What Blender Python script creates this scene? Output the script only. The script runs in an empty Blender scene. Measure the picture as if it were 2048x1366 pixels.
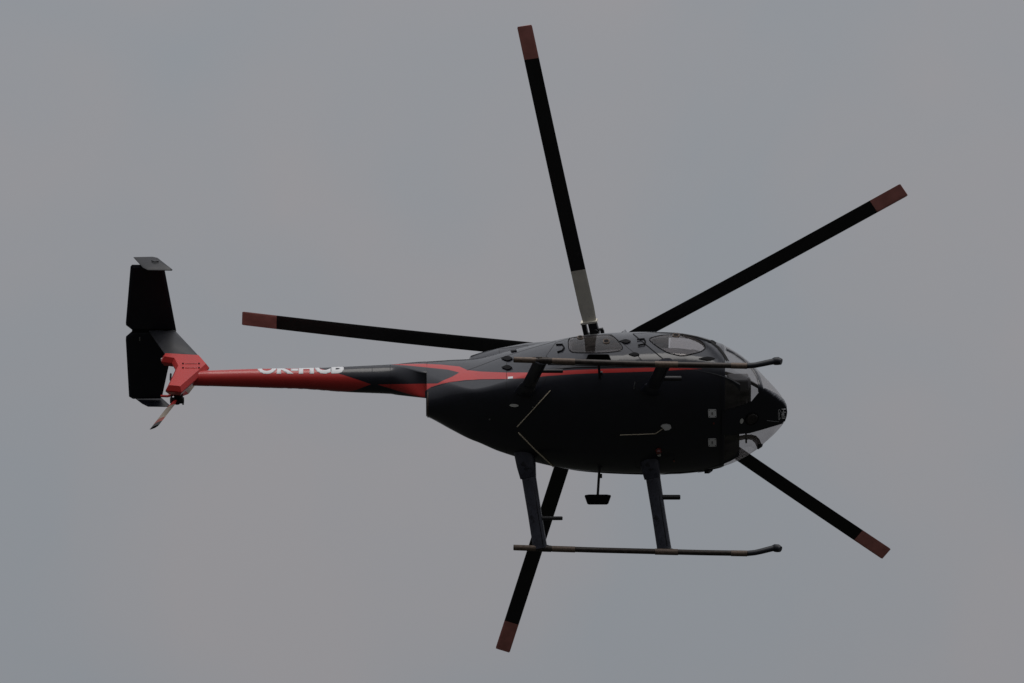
import bpy, bmesh, math, random
import numpy as np
from mathutils import Vector, Matrix
from mathutils.bvhtree import BVHTree
from mathutils.geometry import delaunay_2d_cdt
random.seed(7)
R = math.radians
scene = bpy.context.scene
COL = scene.collection

# ------------------------------------------------------------------ camera
ELEV = 22.0            # camera looks up by this much
DIST = 120.0           # metres to the aircraft
PXM = 178.0            # picture units (2048 wide) per metre at DIST
FPX = PXM * DIST
cam_pos = Vector((0, 0, 1.7))
RT = Vector((1, 0, 0))
FW = Vector((0, math.cos(R(ELEV)), math.sin(R(ELEV))))
UP = Vector((0, -math.sin(R(ELEV)), math.cos(R(ELEV))))
cd = bpy.data.cameras.new('camera')
cd.sensor_width = 36.0
cd.lens = FPX / 2048 * 36.0
cd.clip_start = 1.0
cd.clip_end = 20000
cam = bpy.data.objects.new('camera', cd)
COL.objects.link(cam)
cam.location = cam_pos
cam.rotation_euler = (R(90 + ELEV), 0, 0)
scene.camera = cam

# ------------------------------------------------------------------ sky, sun, exposure
SUN_EL, SUN_AZ = 63.0, 12.0      # behind the camera, a little to the right
w = bpy.data.worlds.new('World'); scene.world = w; w.use_nodes = True
nt = w.node_tree; nt.nodes.clear()
def N(nt, t, **k):
    n = nt.nodes.new(t)
    for a, b in k.items(): setattr(n, a, b)
    return n
out = N(nt, 'ShaderNodeOutputWorld'); bg = N(nt, 'ShaderNodeBackground')
sky = N(nt, 'ShaderNodeTexSky'); sky.sky_type = 'NISHITA'; sky.sun_disc = False
sky.sun_elevation = R(SUN_EL); sky.sun_rotation = R(180 - SUN_AZ)
sky.dust_density = 3.0
tc = N(nt, 'ShaderNodeTexCoord')
no1 = N(nt, 'ShaderNodeTexNoise'); no1.inputs['Scale'].default_value = 34; no1.inputs['Detail'].default_value = 4
no1.inputs['Roughness'].default_value = 0.45
no1.inputs['Distortion'].default_value = 0.35
cr = N(nt, 'ShaderNodeValToRGB')
cr.color_ramp.elements[0].position = 0.36; cr.color_ramp.elements[0].color = (2.72, 2.88, 3.10, 1)
cr.color_ramp.elements[1].position = 0.66; cr.color_ramp.elements[1].color = (3.02, 2.95, 3.06, 1)
nt.links.new(tc.outputs['Generated'], no1.inputs['Vector'])
nt.links.new(no1.outputs['Fac'], cr.inputs['Fac'])
mx = N(nt, 'ShaderNodeMix', data_type='RGBA'); mx.inputs['Factor'].default_value = 0.97
nt.links.new(sky.outputs['Color'], mx.inputs['A']); nt.links.new(cr.outputs['Color'], mx.inputs['B'])
# overcast luminance: darker towards the horizon, brighter overhead
sx = N(nt, 'ShaderNodeSeparateXYZ'); nt.links.new(tc.outputs['Generated'], sx.inputs[0])
ma = N(nt, 'ShaderNodeMath', operation='MULTIPLY_ADD', use_clamp=False); ma.inputs[1].default_value = 3.5 / 2.31; ma.inputs[2].default_value = 1 / 2.31
mz = N(nt, 'ShaderNodeMath', operation='MAXIMUM'); mz.inputs[1].default_value = 0.0
nt.links.new(sx.outputs['Z'], mz.inputs[0]); nt.links.new(mz.outputs[0], ma.inputs[0])
vs = N(nt, 'ShaderNodeVectorMath', operation='SCALE'); nt.links.new(mx.outputs['Result'], vs.inputs[0]); nt.links.new(ma.outputs[0], vs.inputs['Scale'])
nt.links.new(vs.outputs[0], bg.inputs['Color'])
bg.inputs['Strength'].default_value = 0.1
nt.links.new(bg.outputs['Background'], out.inputs['Surface'])

sl = bpy.data.lights.new('sun', 'SUN'); sl.energy = 1.1; sl.angle = R(40); sl.color = (1.0, 0.97, 0.93)
so = bpy.data.objects.new('sun', sl); COL.objects.link(so)
sdir = Vector((math.sin(R(SUN_AZ)) * math.cos(R(SUN_EL)), -math.cos(R(SUN_AZ)) * math.cos(R(SUN_EL)), math.sin(R(SUN_EL))))
so.rotation_euler = sdir.to_track_quat('Z', 'Y').to_euler()
so.location = (0, 0, 200)

scene.view_settings.view_transform = 'Standard'
scene.view_settings.look = 'None'
scene.view_settings.exposure = 0.0
scene.view_settings.gamma = 1.0
scene.view_settings.use_curve_mapping = False
scene.render.engine = 'CYCLES'
scene.cycles.max_bounces = 10
scene.cycles.transparent_max_bounces = 16

# ------------------------------------------------------------------ aircraft frame
E = 60.0
ce, se = math.cos(R(E)), math.sin(R(E))
AX_Y = FW * ce - UP * se          # port
AX_Z = FW * se + UP * ce          # up through the mast
ROOT = cam_pos + FW * DIST + RT * (166 / PXM) - UP * (123 / PXM)
MW = Matrix(((RT.x, AX_Y.x, AX_Z.x, ROOT.x), (RT.y, AX_Y.y, AX_Z.y, ROOT.y), (RT.z, AX_Y.z, AX_Z.z, ROOT.z), (0, 0, 0, 1)))
MWI = MW.inverted()
camL = MWI @ cam_pos
fL, uL, rL = Vector((0, ce, se)), Vector((0, -se, ce)), Vector((1, 0, 0))

def ray(px, py):
    return (fL * FPX + rL * (px - 1024) - uL * (py - 683)).normalized()
def at(px, py, x=None, y=None, z=None):
    d = ray(px, py)
    if y is not None: t = (y - camL.y) / d.y
    elif z is not None: t = (z - camL.z) / d.z
    else: t = (x - camL.x) / d.x
    return camL + d * t
def proj(p):
    q = Vector(p) - camL; k = FPX / q.dot(fL)
    return 1024 + q.dot(rL) * k, 683 - q.dot(uL) * k
def X(px): return (px - 1190) / PXM

# ------------------------------------------------------------------ materials
MATS = {}
def mat(name, col, rough=0.4, metal=0.0, coat=0.0, spec=0.5, var=0.12, scale=9.0, bump=0.0, dirt=None, grit=40):
    m = bpy.data.materials.new(name); m.use_nodes = True
    t = m.node_tree; b = t.nodes['Principled BSDF']
    b.inputs['Metallic'].default_value = metal
    b.inputs['Specular IOR Level'].default_value = spec
    b.inputs['Coat Weight'].default_value = coat
    b.inputs['Coat Roughness'].default_value = 0.2
    tc = N(t, 'ShaderNodeTexCoord')
    n = N(t, 'ShaderNodeTexNoise'); n.inputs['Scale'].default_value = scale; n.inputs['Detail'].default_value = 5
    t.links.new(tc.outputs['Object'], n.inputs['Vector'])
    r = N(t, 'ShaderNodeValToRGB')
    r.color_ramp.elements[0].position = 0.3; r.color_ramp.elements[1].position = 0.7
    r.color_ramp.elements[0].color = tuple(c * (1 - var) for c in col) + (1,)
    r.color_ramp.elements[1].color = tuple(min(1, c * (1 + var)) for c in col) + (1,)
    t.links.new(n.outputs['Fac'], r.inputs['Fac'])
    src = r.outputs['Color']
    if dirt:
        n2 = N(t, 'ShaderNodeTexNoise'); n2.inputs['Scale'].default_value = grit; n2.inputs['Detail'].default_value = 6
        n2.inputs['Roughness'].default_value = 0.7
        t.links.new(tc.outputs['Object'], n2.inputs['Vector'])
        mr = N(t, 'ShaderNodeMapRange'); mr.inputs['From Min'].default_value = dirt[1]; mr.inputs['From Max'].default_value = dirt[1] + 0.08
        t.links.new(n2.outputs['Fac'], mr.inputs['Value'])
        mm = N(t, 'ShaderNodeMix', data_type='RGBA')
        t.links.new(mr.outputs['Result'], mm.inputs['Factor'])
        t.links.new(src, mm.inputs['A']); mm.inputs['B'].default_value = tuple(dirt[0]) + (1,)
        src = mm.outputs['Result']
    t.links.new(src, b.inputs['Base Color'])
    rr = N(t, 'ShaderNodeMapRange'); rr.inputs['To Min'].default_value = max(0.02, rough * 0.8); rr.inputs['To Max'].default_value = min(1, rough * 1.25)
    t.links.new(n.outputs['Fac'], rr.inputs['Value']); t.links.new(rr.outputs['Result'], b.inputs['Roughness'])
    if bump:
        bn = N(t, 'ShaderNodeTexNoise'); bn.inputs['Scale'].default_value = 3.2; bn.inputs['Detail'].default_value = 3
        t.links.new(tc.outputs['Object'], bn.inputs['Vector'])
        bb = N(t, 'ShaderNodeBump'); bb.inputs['Strength'].default_value = bump; bb.inputs['Distance'].default_value = 0.02
        t.links.new(bn.outputs['Fac'], bb.inputs['Height']); t.links.new(bb.outputs['Normal'], b.inputs['Normal'])
        t.links.new(bb.outputs['Normal'], b.inputs['Coat Normal'])
    MATS[name] = m
    return m
DARK = (0.012, 0.013, 0.020)
RED = (0.55, 0.036, 0.032)
paint = mat('dark_paint', DARK, 0.45, coat=0.85, spec=0.15, bump=0.25, var=0.1, scale=4)
redp = mat('red_paint', RED, 0.45, coat=0.5, spec=0.2, var=0.06, scale=4)
gasket = mat('black_rubber', (0.004, 0.004, 0.005), 0.7, spec=0.15)
finm = mat('fin_paint', (0.022, 0.023, 0.028), 0.5, spec=0.5)
matte = mat('matte_dark_paint', DARK, 0.42, spec=0.3)
seamm = mat('seam_black', (0.004, 0.004, 0.004), 0.8)
blade_m = mat('blade_black', (0.010, 0.010, 0.011), 0.5, var=0.3, scale=3, dirt=((0.03, 0.03, 0.03), 0.66), grit=14)
tip_m = mat('blade_tip_red', (0.66, 0.26, 0.23), 0.55, var=0.15, scale=8)
sleeve_m = mat('beige_sleeve', (0.80, 0.76, 0.66), 0.6, var=0.1, dirt=((0.3, 0.28, 0.24), 0.62))
white_m = mat('white_paint', (0.86, 0.86, 0.88), 0.45, var=0.03)
steel = mat('steel', (0.35, 0.35, 0.36), 0.35, metal=0.9)
darkmetal = mat('dark_metal', (0.02, 0.02, 0.022), 0.45, metal=0.3)
leg_m = mat('leg_fairing_paint', (0.030, 0.032, 0.046), 0.40, coat=0.2, spec=0.3, bump=0.5, var=0.3, scale=12, dirt=((0.006, 0.006, 0.010), 0.56), grit=11)
skid_m = mat('skid_tube_worn', (0.040, 0.032, 0.027), 0.45, metal=0.3, var=0.45, scale=22, dirt=((0.09, 0.065, 0.05), 0.62), grit=50)
shoe_m = mat('skid_shoe_brown', (0.15, 0.11, 0.085), 0.5, metal=0.2, var=0.3, scale=30, dirt=((0.05, 0.04, 0.035), 0.6))
capm = mat('skid_cap_rubber', (0.012, 0.015, 0.022), 0.5, var=0.2)
inner = mat('cabin_lining', (0.028, 0.030, 0.036), 0.8, var=0.2)
boxm = mat('avionics_grey', (0.075, 0.08, 0.095), 0.6)
seat_m = mat('seat_fabric', (0.06, 0.055, 0.055), 0.9, var=0.25, scale=14)
tan_m = mat('wire_tan', (0.72, 0.63, 0.48), 0.5)
lens_m = mat('lamp_lens', (0.75, 0.75, 0.72), 0.12, coat=1)
redlens = mat('red_lens', (0.13, 0.015, 0.012), 0.2, coat=1)

def glass_mat(name, tint, refl=0.5, alpha_film=0.0):
    m = bpy.data.materials.new(name); m.use_nodes = True
    t = m.node_tree; t.nodes.clear()
    o = N(t, 'ShaderNodeOutputMaterial'); tr = N(t, 'ShaderNodeBsdfTransparent'); tr.inputs['Color'].default_value = tint + (1,)
    gl = N(t, 'ShaderNodeBsdfGlossy'); gl.inputs['Roughness'].default_value = 0.03; gl.inputs['Color'].default_value = (0.9, 0.9, 0.9, 1)
    fr = N(t, 'ShaderNodeFresnel'); fr.inputs['IOR'].default_value = 1.5
    ge = N(t, 'ShaderNodeNewGeometry'); io = N(t, 'ShaderNodeMapRange'); io.inputs['To Min'].default_value = 1.5; io.inputs['To Max'].default_value = 1 / 1.5
    t.links.new(ge.outputs['Backfacing'], io.inputs['Value']); t.links.new(io.outputs['Result'], fr.inputs['IOR'])
    mu = N(t, 'ShaderNodeMath', operation='MULTIPLY'); mu.inputs[1].default_value = refl
    mi = N(t, 'ShaderNodeMixShader'); t.links.new(fr.outputs['Fac'], mu.inputs[0]); t.links.new(mu.outputs[0], mi.inputs['Fac'])
    # faint film of dust and scratches
    df = N(t, 'ShaderNodeBsdfDiffuse'); df.inputs['Color'].default_value = (0.5, 0.45, 0.42, 1)
    tcn = N(t, 'ShaderNodeTexCoord'); mp = N(t, 'ShaderNodeMapping'); mp.inputs['Scale'].default_value = (3, 9, 9)
    nn = N(t, 'ShaderNodeTexNoise'); nn.inputs['Scale'].default_value = 2.2; nn.inputs['Detail'].default_value = 7
    t.links.new(tcn.outputs['Object'], mp.inputs['Vector']); t.links.new(mp.outputs['Vector'], nn.inputs['Vector'])
    mr = N(t, 'ShaderNodeMapRange'); mr.inputs['From Min'].default_value = 0.35; mr.inputs['From Max'].default_value = 0.75
    mr.inputs['To Min'].default_value = alpha_film * 0.3; mr.inputs['To Max'].default_value = alpha_film
    t.links.new(nn.outputs['Fac'], mr.inputs['Value'])
    m0 = N(t, 'ShaderNodeMixShader'); t.links.new(mr.outputs['Result'], m0.inputs['Fac'])
    t.links.new(tr.outputs[0], m0.inputs[1]); t.links.new(df.outputs[0], m0.inputs[2])
    t.links.new(m0.outputs[0], mi.inputs[1]); t.links.new(gl.outputs[0], mi.inputs[2]); t.links.new(mi.outputs[0], o.inputs['Surface'])
    return m
glass = glass_mat('canopy_acrylic', (0.76, 0.745, 0.745), 0.8, 0.14)
tint_glass = glass_mat('tinted_acrylic', (0.88, 0.86, 0.86), 0.5, 0.05)

# two-tone paint: attribute 'red' is a signed distance (picture units) to the edge of the red areas
def two_tone():
    m = paint.copy(); m.name = 'two_tone_paint'; t = m.node_tree
    b = t.nodes['Principled BSDF']
    src = b.inputs['Base Color'].links[0].from_socket
    a = N(t, 'ShaderNodeAttribute'); a.attribute_name = 'red'
    mr = N(t, 'ShaderNodeMapRange'); mr.inputs['From Min'].default_value = -0.4; mr.inputs['From Max'].default_value = 0.4
    t.links.new(a.outputs['Fac'], mr.inputs['Value'])
    mm = N(t, 'ShaderNodeMix', data_type='RGBA')
    t.links.new(mr.outputs['Result'], mm.inputs['Factor']); t.links.new(src, mm.inputs['A']); mm.inputs['B'].default_value = RED + (1,)
    t.links.new(mm.outputs['Result'], b.inputs['Base Color'])
    return m
two = two_tone()

# ------------------------------------------------------------------ mesh helpers
def link(o, parent=None):
    COL.objects.link(o)
    if parent is not None: o.parent = parent
    return o
def mobj(name, verts, faces, m, parent=None, smooth=True, label=None):
    me = bpy.data.meshes.new(name)
    me.from_pydata([tuple(v) for v in verts], [], faces); me.validate(); me.update()
    bm = bmesh.new(); bm.from_mesh(me); bmesh.ops.recalc_face_normals(bm, faces=bm.faces); bm.to_mesh(me); bm.free()
    if smooth: me.shade_smooth()
    me.materials.append(m)
    o = bpy.data.objects.new(name, me); link(o, parent)
    if label: o['label'] = label
    return o
def auto_sharp(o, ang=35):
    me = o.data; bm = bmesh.new(); bm.from_mesh(me)
    for e in bm.edges:
        if len(e.link_faces) == 2 and e.calc_face_angle(0) > R(ang): e.smooth = False
    bm.to_mesh(me); bm.free()
    return o
class MB:
    def __init__(s): s.v = []; s.f = []
    def add(s, v, f):
        k = len(s.v); s.v += [Vector(p) for p in v]; s.f += [tuple(i + k for i in q) for q in f]; return s
    def box(s, c, sx, sy, sz, ax=None):
        c = Vector(c); A = ax or (Vector((1, 0, 0)), Vector((0, 1, 0)), Vector((0, 0, 1)))
        v = [c + A[0] * (i * sx / 2) + A[1] * (j * sy / 2) + A[2] * (k * sz / 2) for i in (-1, 1) for j in (-1, 1) for k in (-1, 1)]
        return s.add(v, [(0, 1, 3, 2), (4, 6, 7, 5), (0, 4, 5, 1), (2, 3, 7, 6), (0, 2, 6, 4), (1, 5, 7, 3)])
    def tube(s, pts, rad, n=14, cap=True, flat=1.0, flatdir=None):
        pts = [Vector(p) for p in pts]
        if not hasattr(rad, '__len__'): rad = [rad] * len(pts)
        prev = None; rings = []
        for i, p in enumerate(pts):
            d = (pts[min(i + 1, len(pts) - 1)] - pts[max(i - 1, 0)]).normalized()
            if flatdir is not None: a = (Vector(flatdir) - d * d.dot(Vector(flatdir))).normalized()
            elif prev is None:
                a = d.orthogonal().normalized()
            else: a = (prev - d * d.dot(prev)).normalized()
            prev = a; b = d.cross(a)
            rings.append([p + a * (rad[i] * math.cos(2 * math.pi * k / n)) + b * (rad[i] * flat * math.sin(2 * math.pi * k / n)) for k in range(n)])
        v = [q for r_ in rings for q in r_]; f = []
        for i in range(len(pts) - 1):
            for k in range(n):
                f.append((i * n + k, i * n + (k + 1) % n, (i + 1) * n + (k + 1) % n, (i + 1) * n + k))
        if cap: f += [tuple(range(n))[::-1], tuple((len(pts) - 1) * n + k for k in range(n))]
        return s.add(v, f)
    def loft(s, rings, cap=True):
        n = len(rings[0]); v = [q for r_ in rings for q in r_]; f = []
        for i in range(len(rings) - 1):
            for k in range(n):
                f.append((i * n + k, i * n + (k + 1) % n, (i + 1) * n + (k + 1) % n, (i + 1) * n + k))
        if cap: f += [tuple(range(n))[::-1], tuple((len(rings) - 1) * n + k for k in range(n))]
        return s.add(v, f)
    def plate(s, pts, nrm, t, inset=0.02, edge=0.25):
        """plate with thinned edges: outline pts, thickness t along nrm"""
        pts = [Vector(p) for p in pts]; nrm = Vector(nrm).normalized(); n = len(pts)
        ins = []
        for i in range(n):
            a, p, b = pts[i - 1], pts[i], pts[(i + 1) % n]
            d1 = (p - a).normalized(); d2 = (b - p).normalized()
            n1, n2 = nrm.cross(d1), nrm.cross(d2); m_ = (n1 + n2)
            m_ = m_.normalized() if m_.length > 1e-6 else n1
            ins.append(p + m_ * min(inset / max(0.4, m_.dot(n1)), inset * 2))
        area = sum((pts[i].cross(pts[(i + 1) % n])).dot(nrm) for i in range(n))
        if area < 0:
            ins = [p * 2 - q for p, q in zip(pts, ins)]
        te = t * edge
        rings = [ [p + nrm * (t / 2) for p in ins], [p + nrm * (te / 2) for p in pts], [p - nrm * (te / 2) for p in pts], [p - nrm * (t / 2) for p in ins] ]
        return s.loft(rings)
    def build(s, name, m, parent=None, smooth=True, sharp=35, label=None):
        o = mobj(name, s.v, s.f, m, parent, smooth, label)
        if smooth and sharp: auto_sharp(o, sharp)
        return o
def round_poly(pts, r=0.25, k=4):
    """rounded corners (fraction r of the sides), 2-D"""
    o = []; n = len(pts)
    for i in range(n):
        a, p, b = Vector(pts[i - 1]), Vector(pts[i]), Vector(pts[(i + 1) % n])
        s, e = p.lerp(a, r), p.lerp(b, r)
        for j in range(k + 1):
            t = j / k; o.append(tuple(s.lerp(p, t).lerp(p.lerp(e, t), t)))
    return o
def inside(pt, poly):
    x, y = pt; c = False; j = len(poly) - 1
    for i in range(len(poly)):
        xi, yi = poly[i]; xj, yj = poly[j]
        if (yi > y) != (yj > y) and x < (xj - xi) * (y - yi) / (yj - yi) + xi: c = not c
        j = i
    return c
def sdf_np(PX, PY, poly):
    P = np.array(poly, float); d = np.full(PX.shape, 1e9); c = np.zeros(PX.shape, bool)
    for i in range(len(P)):
        a, b = P[i - 1], P[i]; ab = b - a; L = (ab ** 2).sum() + 1e-9
        t = np.clip(((PX - a[0]) * ab[0] + (PY - a[1]) * ab[1]) / L, 0, 1)
        d = np.minimum(d, np.hypot(PX - a[0] - t * ab[0], PY - a[1] - t * ab[1]))
        if a[1] != b[1]:
            cond = ((a[1] > PY) != (b[1] > PY)) & (PX < (b[0] - a[0]) * (PY - a[1]) / (b[1] - a[1]) + a[0])
            c ^= cond
    return np.where(c, d, -d)
def pchip(xs, ys, q):
    xs = np.array(xs, float); ys = np.array(ys, float); h = np.diff(xs); dl = np.diff(ys) / h
    d = np.zeros(len(xs))
    for i in range(1, len(xs) - 1):
        if dl[i - 1] * dl[i] > 0:
            w1, w2 = 2 * h[i] + h[i - 1], h[i] + 2 * h[i - 1]
            d[i] = (w1 + w2) / (w1 / dl[i - 1] + w2 / dl[i])
    d[0], d[-1] = dl[0], dl[-1]
    k = np.clip(np.searchsorted(xs, q) - 1, 0, len(h) - 1); t = (q - xs[k]) / h[k]
    return ((2*t**3-3*t**2+1)*ys[k] + (t**3-2*t**2+t)*h[k]*d[k] + (-2*t**3+3*t**2)*ys[k+1] + (t**3-t**2)*h[k]*d[k+1])

# ------------------------------------------------------------------ ground
gm = mat('meadow_ground', (0.034, 0.033, 0.032), 0.95, spec=0.1, var=0.35, scale=0.02, dirt=((0.030, 0.036, 0.022), 0.5), grit=0.11)
g = MB(); n = 24; Rg = 9000.0
gv = [(0, 0, 0)]; gf = []
for i in range(1, 13):
    for k in range(n):
        r_ = Rg * (i / 12) ** 2
        gv.append((r_ * math.cos(2*math.pi*k/n), r_ * math.sin(2*math.pi*k/n), 0))
for k in range(n): gf.append((0, 1 + k, 1 + (k + 1) % n))
for i in range(11):
    for k in range(n):
        a = 1 + i * n; gf.append((a + k, a + n + k, a + n + (k + 1) % n, a + (k + 1) % n))
go = mobj('ground', gv, gf, gm); go['kind'] = 'structure'

# ------------------------------------------------------------------ helicopter root
heli = bpy.data.objects.new('helicopter', None); COL.objects.link(heli)
heli.matrix_world = MW
heli['label'] = 'black and red five-bladed helicopter banking in flight against the grey sky'
heli['category'] = 'helicopter'

# ------------------------------------------------------------------ fuselage loft
ST = [ # px, top row, bottom row, z top, z bottom
 (853, 723, 833, .75, -.14), (900, 720, 858, .77, -.25), (950, 717, 882, .78, -.37), (1000, 706, 903, .80, -.47),
 (1050, 694, 919, .82, -.54), (1100, 683, 931.5, .84, -.58), (1150, 673, 940, .85, -.60), (1200, 667, 945, .85, -.60),
 (1250, 664.5, 947.5, .85, -.60), (1300, 663.5, 948.5, .84, -.60), (1350, 665, 947.5, .82, -.58), (1400, 673, 943, .77, -.55),
 (1439, 686, 935, .70, -.50), (1474, 705, 922, .60, -.43), (1509, 733, 902, .42, -.36), (1532, 757, 883, .26, -.32),
 (1554, 781, 862, .10, -.28), (1566, 798, 847, -.02, -.25), (1571.8, 811, 837, -.10, -.235), (1574, 823.5, 826.5, -.205, -.225)]
A = np.array(ST, float)
s_ = np.concatenate([[0], np.cumsum(np.hypot(np.diff(A[:, 0]), np.diff(A[:, 2])))])
NEXP = 2.45; Q = NEXP / (NEXP - 1); NLOW = 2.05; QL = NLOW / (NLOW - 1)
def solve(top, bot, zt, zb):
    lo, hi = zb + 0.05 * (zt - zb), zt - 0.05 * (zt - zb)
    def ww(zc):
        r0 = 806 - 89 * zc
        f_ = lambda T, b, q_: math.copysign(abs(max(T, 0) ** q_ - b ** q_) ** (1 / q_), max(T, 0) - b)
        return f_(r0 - top, 89 * (zt - zc), Q), f_(bot - r0, 89 * (zc - zb), QL)
    best = None
    for i in range(200):
        zc = lo + (hi - lo) * i / 199; a, b = ww(zc)
        k = abs(a - b) + (1e6 if min(a, b) <= 0 else 0)
        if best is None or k < best[0]: best = (k, zc, max(1e-2, (a + b) / 2) / (178 * se))
    return best[2], best[1]
sw, sz = zip(*[solve(*r_[1:]) for r_ in ST])
def section(s):
    px = pchip(s_, A[:, 0], s); zt = pchip(s_, A[:, 3], s); zb = pchip(s_, A[:, 4], s)
    return X(px), pchip(s_, sw, s), pchip(s_, sz, s), zt, zb
def s_at(px):
    lo, hi = 0.0, s_[-1]
    for _ in range(50):
        m_ = (lo + hi) / 2
        if pchip(s_, A[:, 0], m_) < px: lo = m_
        else: hi = m_
    return lo
def loft_grid(s0, s1, ns, nt_, off=0.0):
    V = []
    for i in range(ns + 1):
        s = s0 + (s1 - s0) * i / ns
        x, w_, zc, zt, zb = [float(v) for v in section(s)]
        w_ = max(w_ - off, 0.001)
        for k in range(nt_):
            th = 2 * math.pi * k / nt_; c, sn = math.cos(th), math.sin(th)
            h = (zt - zc if sn > 0 else zc - zb) - off; h = max(h, 0.0005)
            ne = NEXP if sn > 0 else NLOW
            V.append(Vector((x, w_ * math.copysign(abs(c) ** (2 / ne), c), zc + h * math.copysign(abs(sn) ** (2 / ne), sn))))
    return V
def grid_faces(ns, nt_, cap0=False, cap1=False):
    F = [(i * nt_ + k, (i + 1) * nt_ + k, (i + 1) * nt_ + (k + 1) % nt_, i * nt_ + (k + 1) % nt_) for i in range(ns) for k in range(nt_)]
    if cap0: F.append(tuple(range(nt_)))
    if cap1: F.append(tuple(ns * nt_ + k for k in range(nt_))[::-1])
    return F
S_END = s_[-1]; S_BUB = s_at(1446)

# tail boom (axis z .55), slightly tapered
BOOM = [(384, 757, 15.0), (415, 756.8, 15.8), (500, 756.6, 18.5), (600, 757.5, 20.6), (700, 759, 26.0), (780, 758.7, 29.7), (850, 759, 35), (900, 759, 35)]
BA = np.array(BOOM, float)
def boom_sec(px):
    row, r_ = pchip(BA[:, 0], BA[:, 1], px), pchip(BA[:, 0], BA[:, 2], px)
    return X(px), (806 - row) / 89.0, r_ / 178.0
def boom_grid(ns, nt_):
    V = []
    for i in range(ns + 1):
        x, z, r_ = [float(v) for v in boom_sec(384 + (780 - 384) * i / ns)]
        for k in range(nt_):
            th = 2 * math.pi * k / nt_; V.append(Vector((x, r_ * math.cos(th), z + r_ * math.sin(th))))
    return V
bodyV = loft_grid(0, S_BUB, 160, 200)[:-200] + loft_grid(S_BUB, S_END, 160, 200); bodyF = grid_faces(320, 200, True, True)
# flare that blends the round boom into the tall aft end of the pod
def flare_grid(ns, nt_):
    x1, w1, zc1, zt1, zb1 = [float(v) for v in section(0.0)]; V = []
    r01 = 806 - 89 * zc1
    hd1 = max(.05, ((797 - r01) ** Q - (w1 * 154.2) ** Q)) ** (1 / Q) / 89 if (797 - r01) > w1 * 154.2 else .18
    for i in range(ns + 1):
        t = i / ns; px = 779.5 + (856 - 779.5) * t; k = t * t * (3 - 2 * t); x, z, r_ = [float(v) for v in boom_sec(px)]
        w_, zc = r_ + (w1 - r_) * k, z + (zc1 - z) * k; hu, hd = r_ + (zt1 - zc1 - r_) * k, r_ + (.15 - r_) * k; e_ = 2 + (NEXP - 2) * k
        for j in range(nt_):
            th = 2 * math.pi * j / nt_; c, sn = math.cos(th), math.sin(th)
            e_ = (2 + (NEXP - 2) * k) if sn > 0 else (2 - .8 * k)
            V.append(Vector((x, w_ * (1 - (.5 * k * abs(sn) if sn < 0 else 0)) * math.copysign(abs(c) ** (2 / e_), c), zc + (hu if sn > 0 else hd) * math.copysign(abs(sn) ** (2 / e_), sn))))
    for i in range(ns + 1):          # keep the underside of the flare flat
        t = i / ns; lim = 788.5 + 8.5 * t
        for j in range(nt_):
            v = V[i * nt_ + j]; row = proj(v)[1]
            if row > lim: v.z += (row - lim) / 89.0
    return V
boomV = boom_grid(160, 64); boomF = grid_faces(160, 64, True, True)
flV = flare_grid(40, 64); k0 = len(bodyV)
boomF = grid_faces(160 + 41, 64, True, True); boomV = boomV + flV
BVH = BVHTree.FromPolygons(bodyV + boomV, bodyF + [tuple(i + k0 for i in f) for f in boomF])
BVHB = BVHTree.FromPolygons(bodyV, bodyF)
def surf(px, py, off=0.0, back=False, bvh=None):
    b = bvh or BVH; d = ray(px, py)
    h = b.ray_cast(camL, d)
    if h[0] is None:
        p = at(px, py, y=-0.3); q = b.find_nearest(p); h = q
    elif back:
        last = h; o = h[0] + d * 0.002
        while True:
            g_ = b.ray_cast(o, d)
            if g_[0] is None: break
            last = g_; o = g_[0] + d * 0.002
        h = last
    nr = h[1]
    if not back and nr.dot(d) > 0: nr = -nr
    if back and nr.dot(d) < 0: nr = -nr
    return h[0] + nr * off, nr
def mir(v): return Vector((v[0], -v[1], v[2]))
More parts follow.
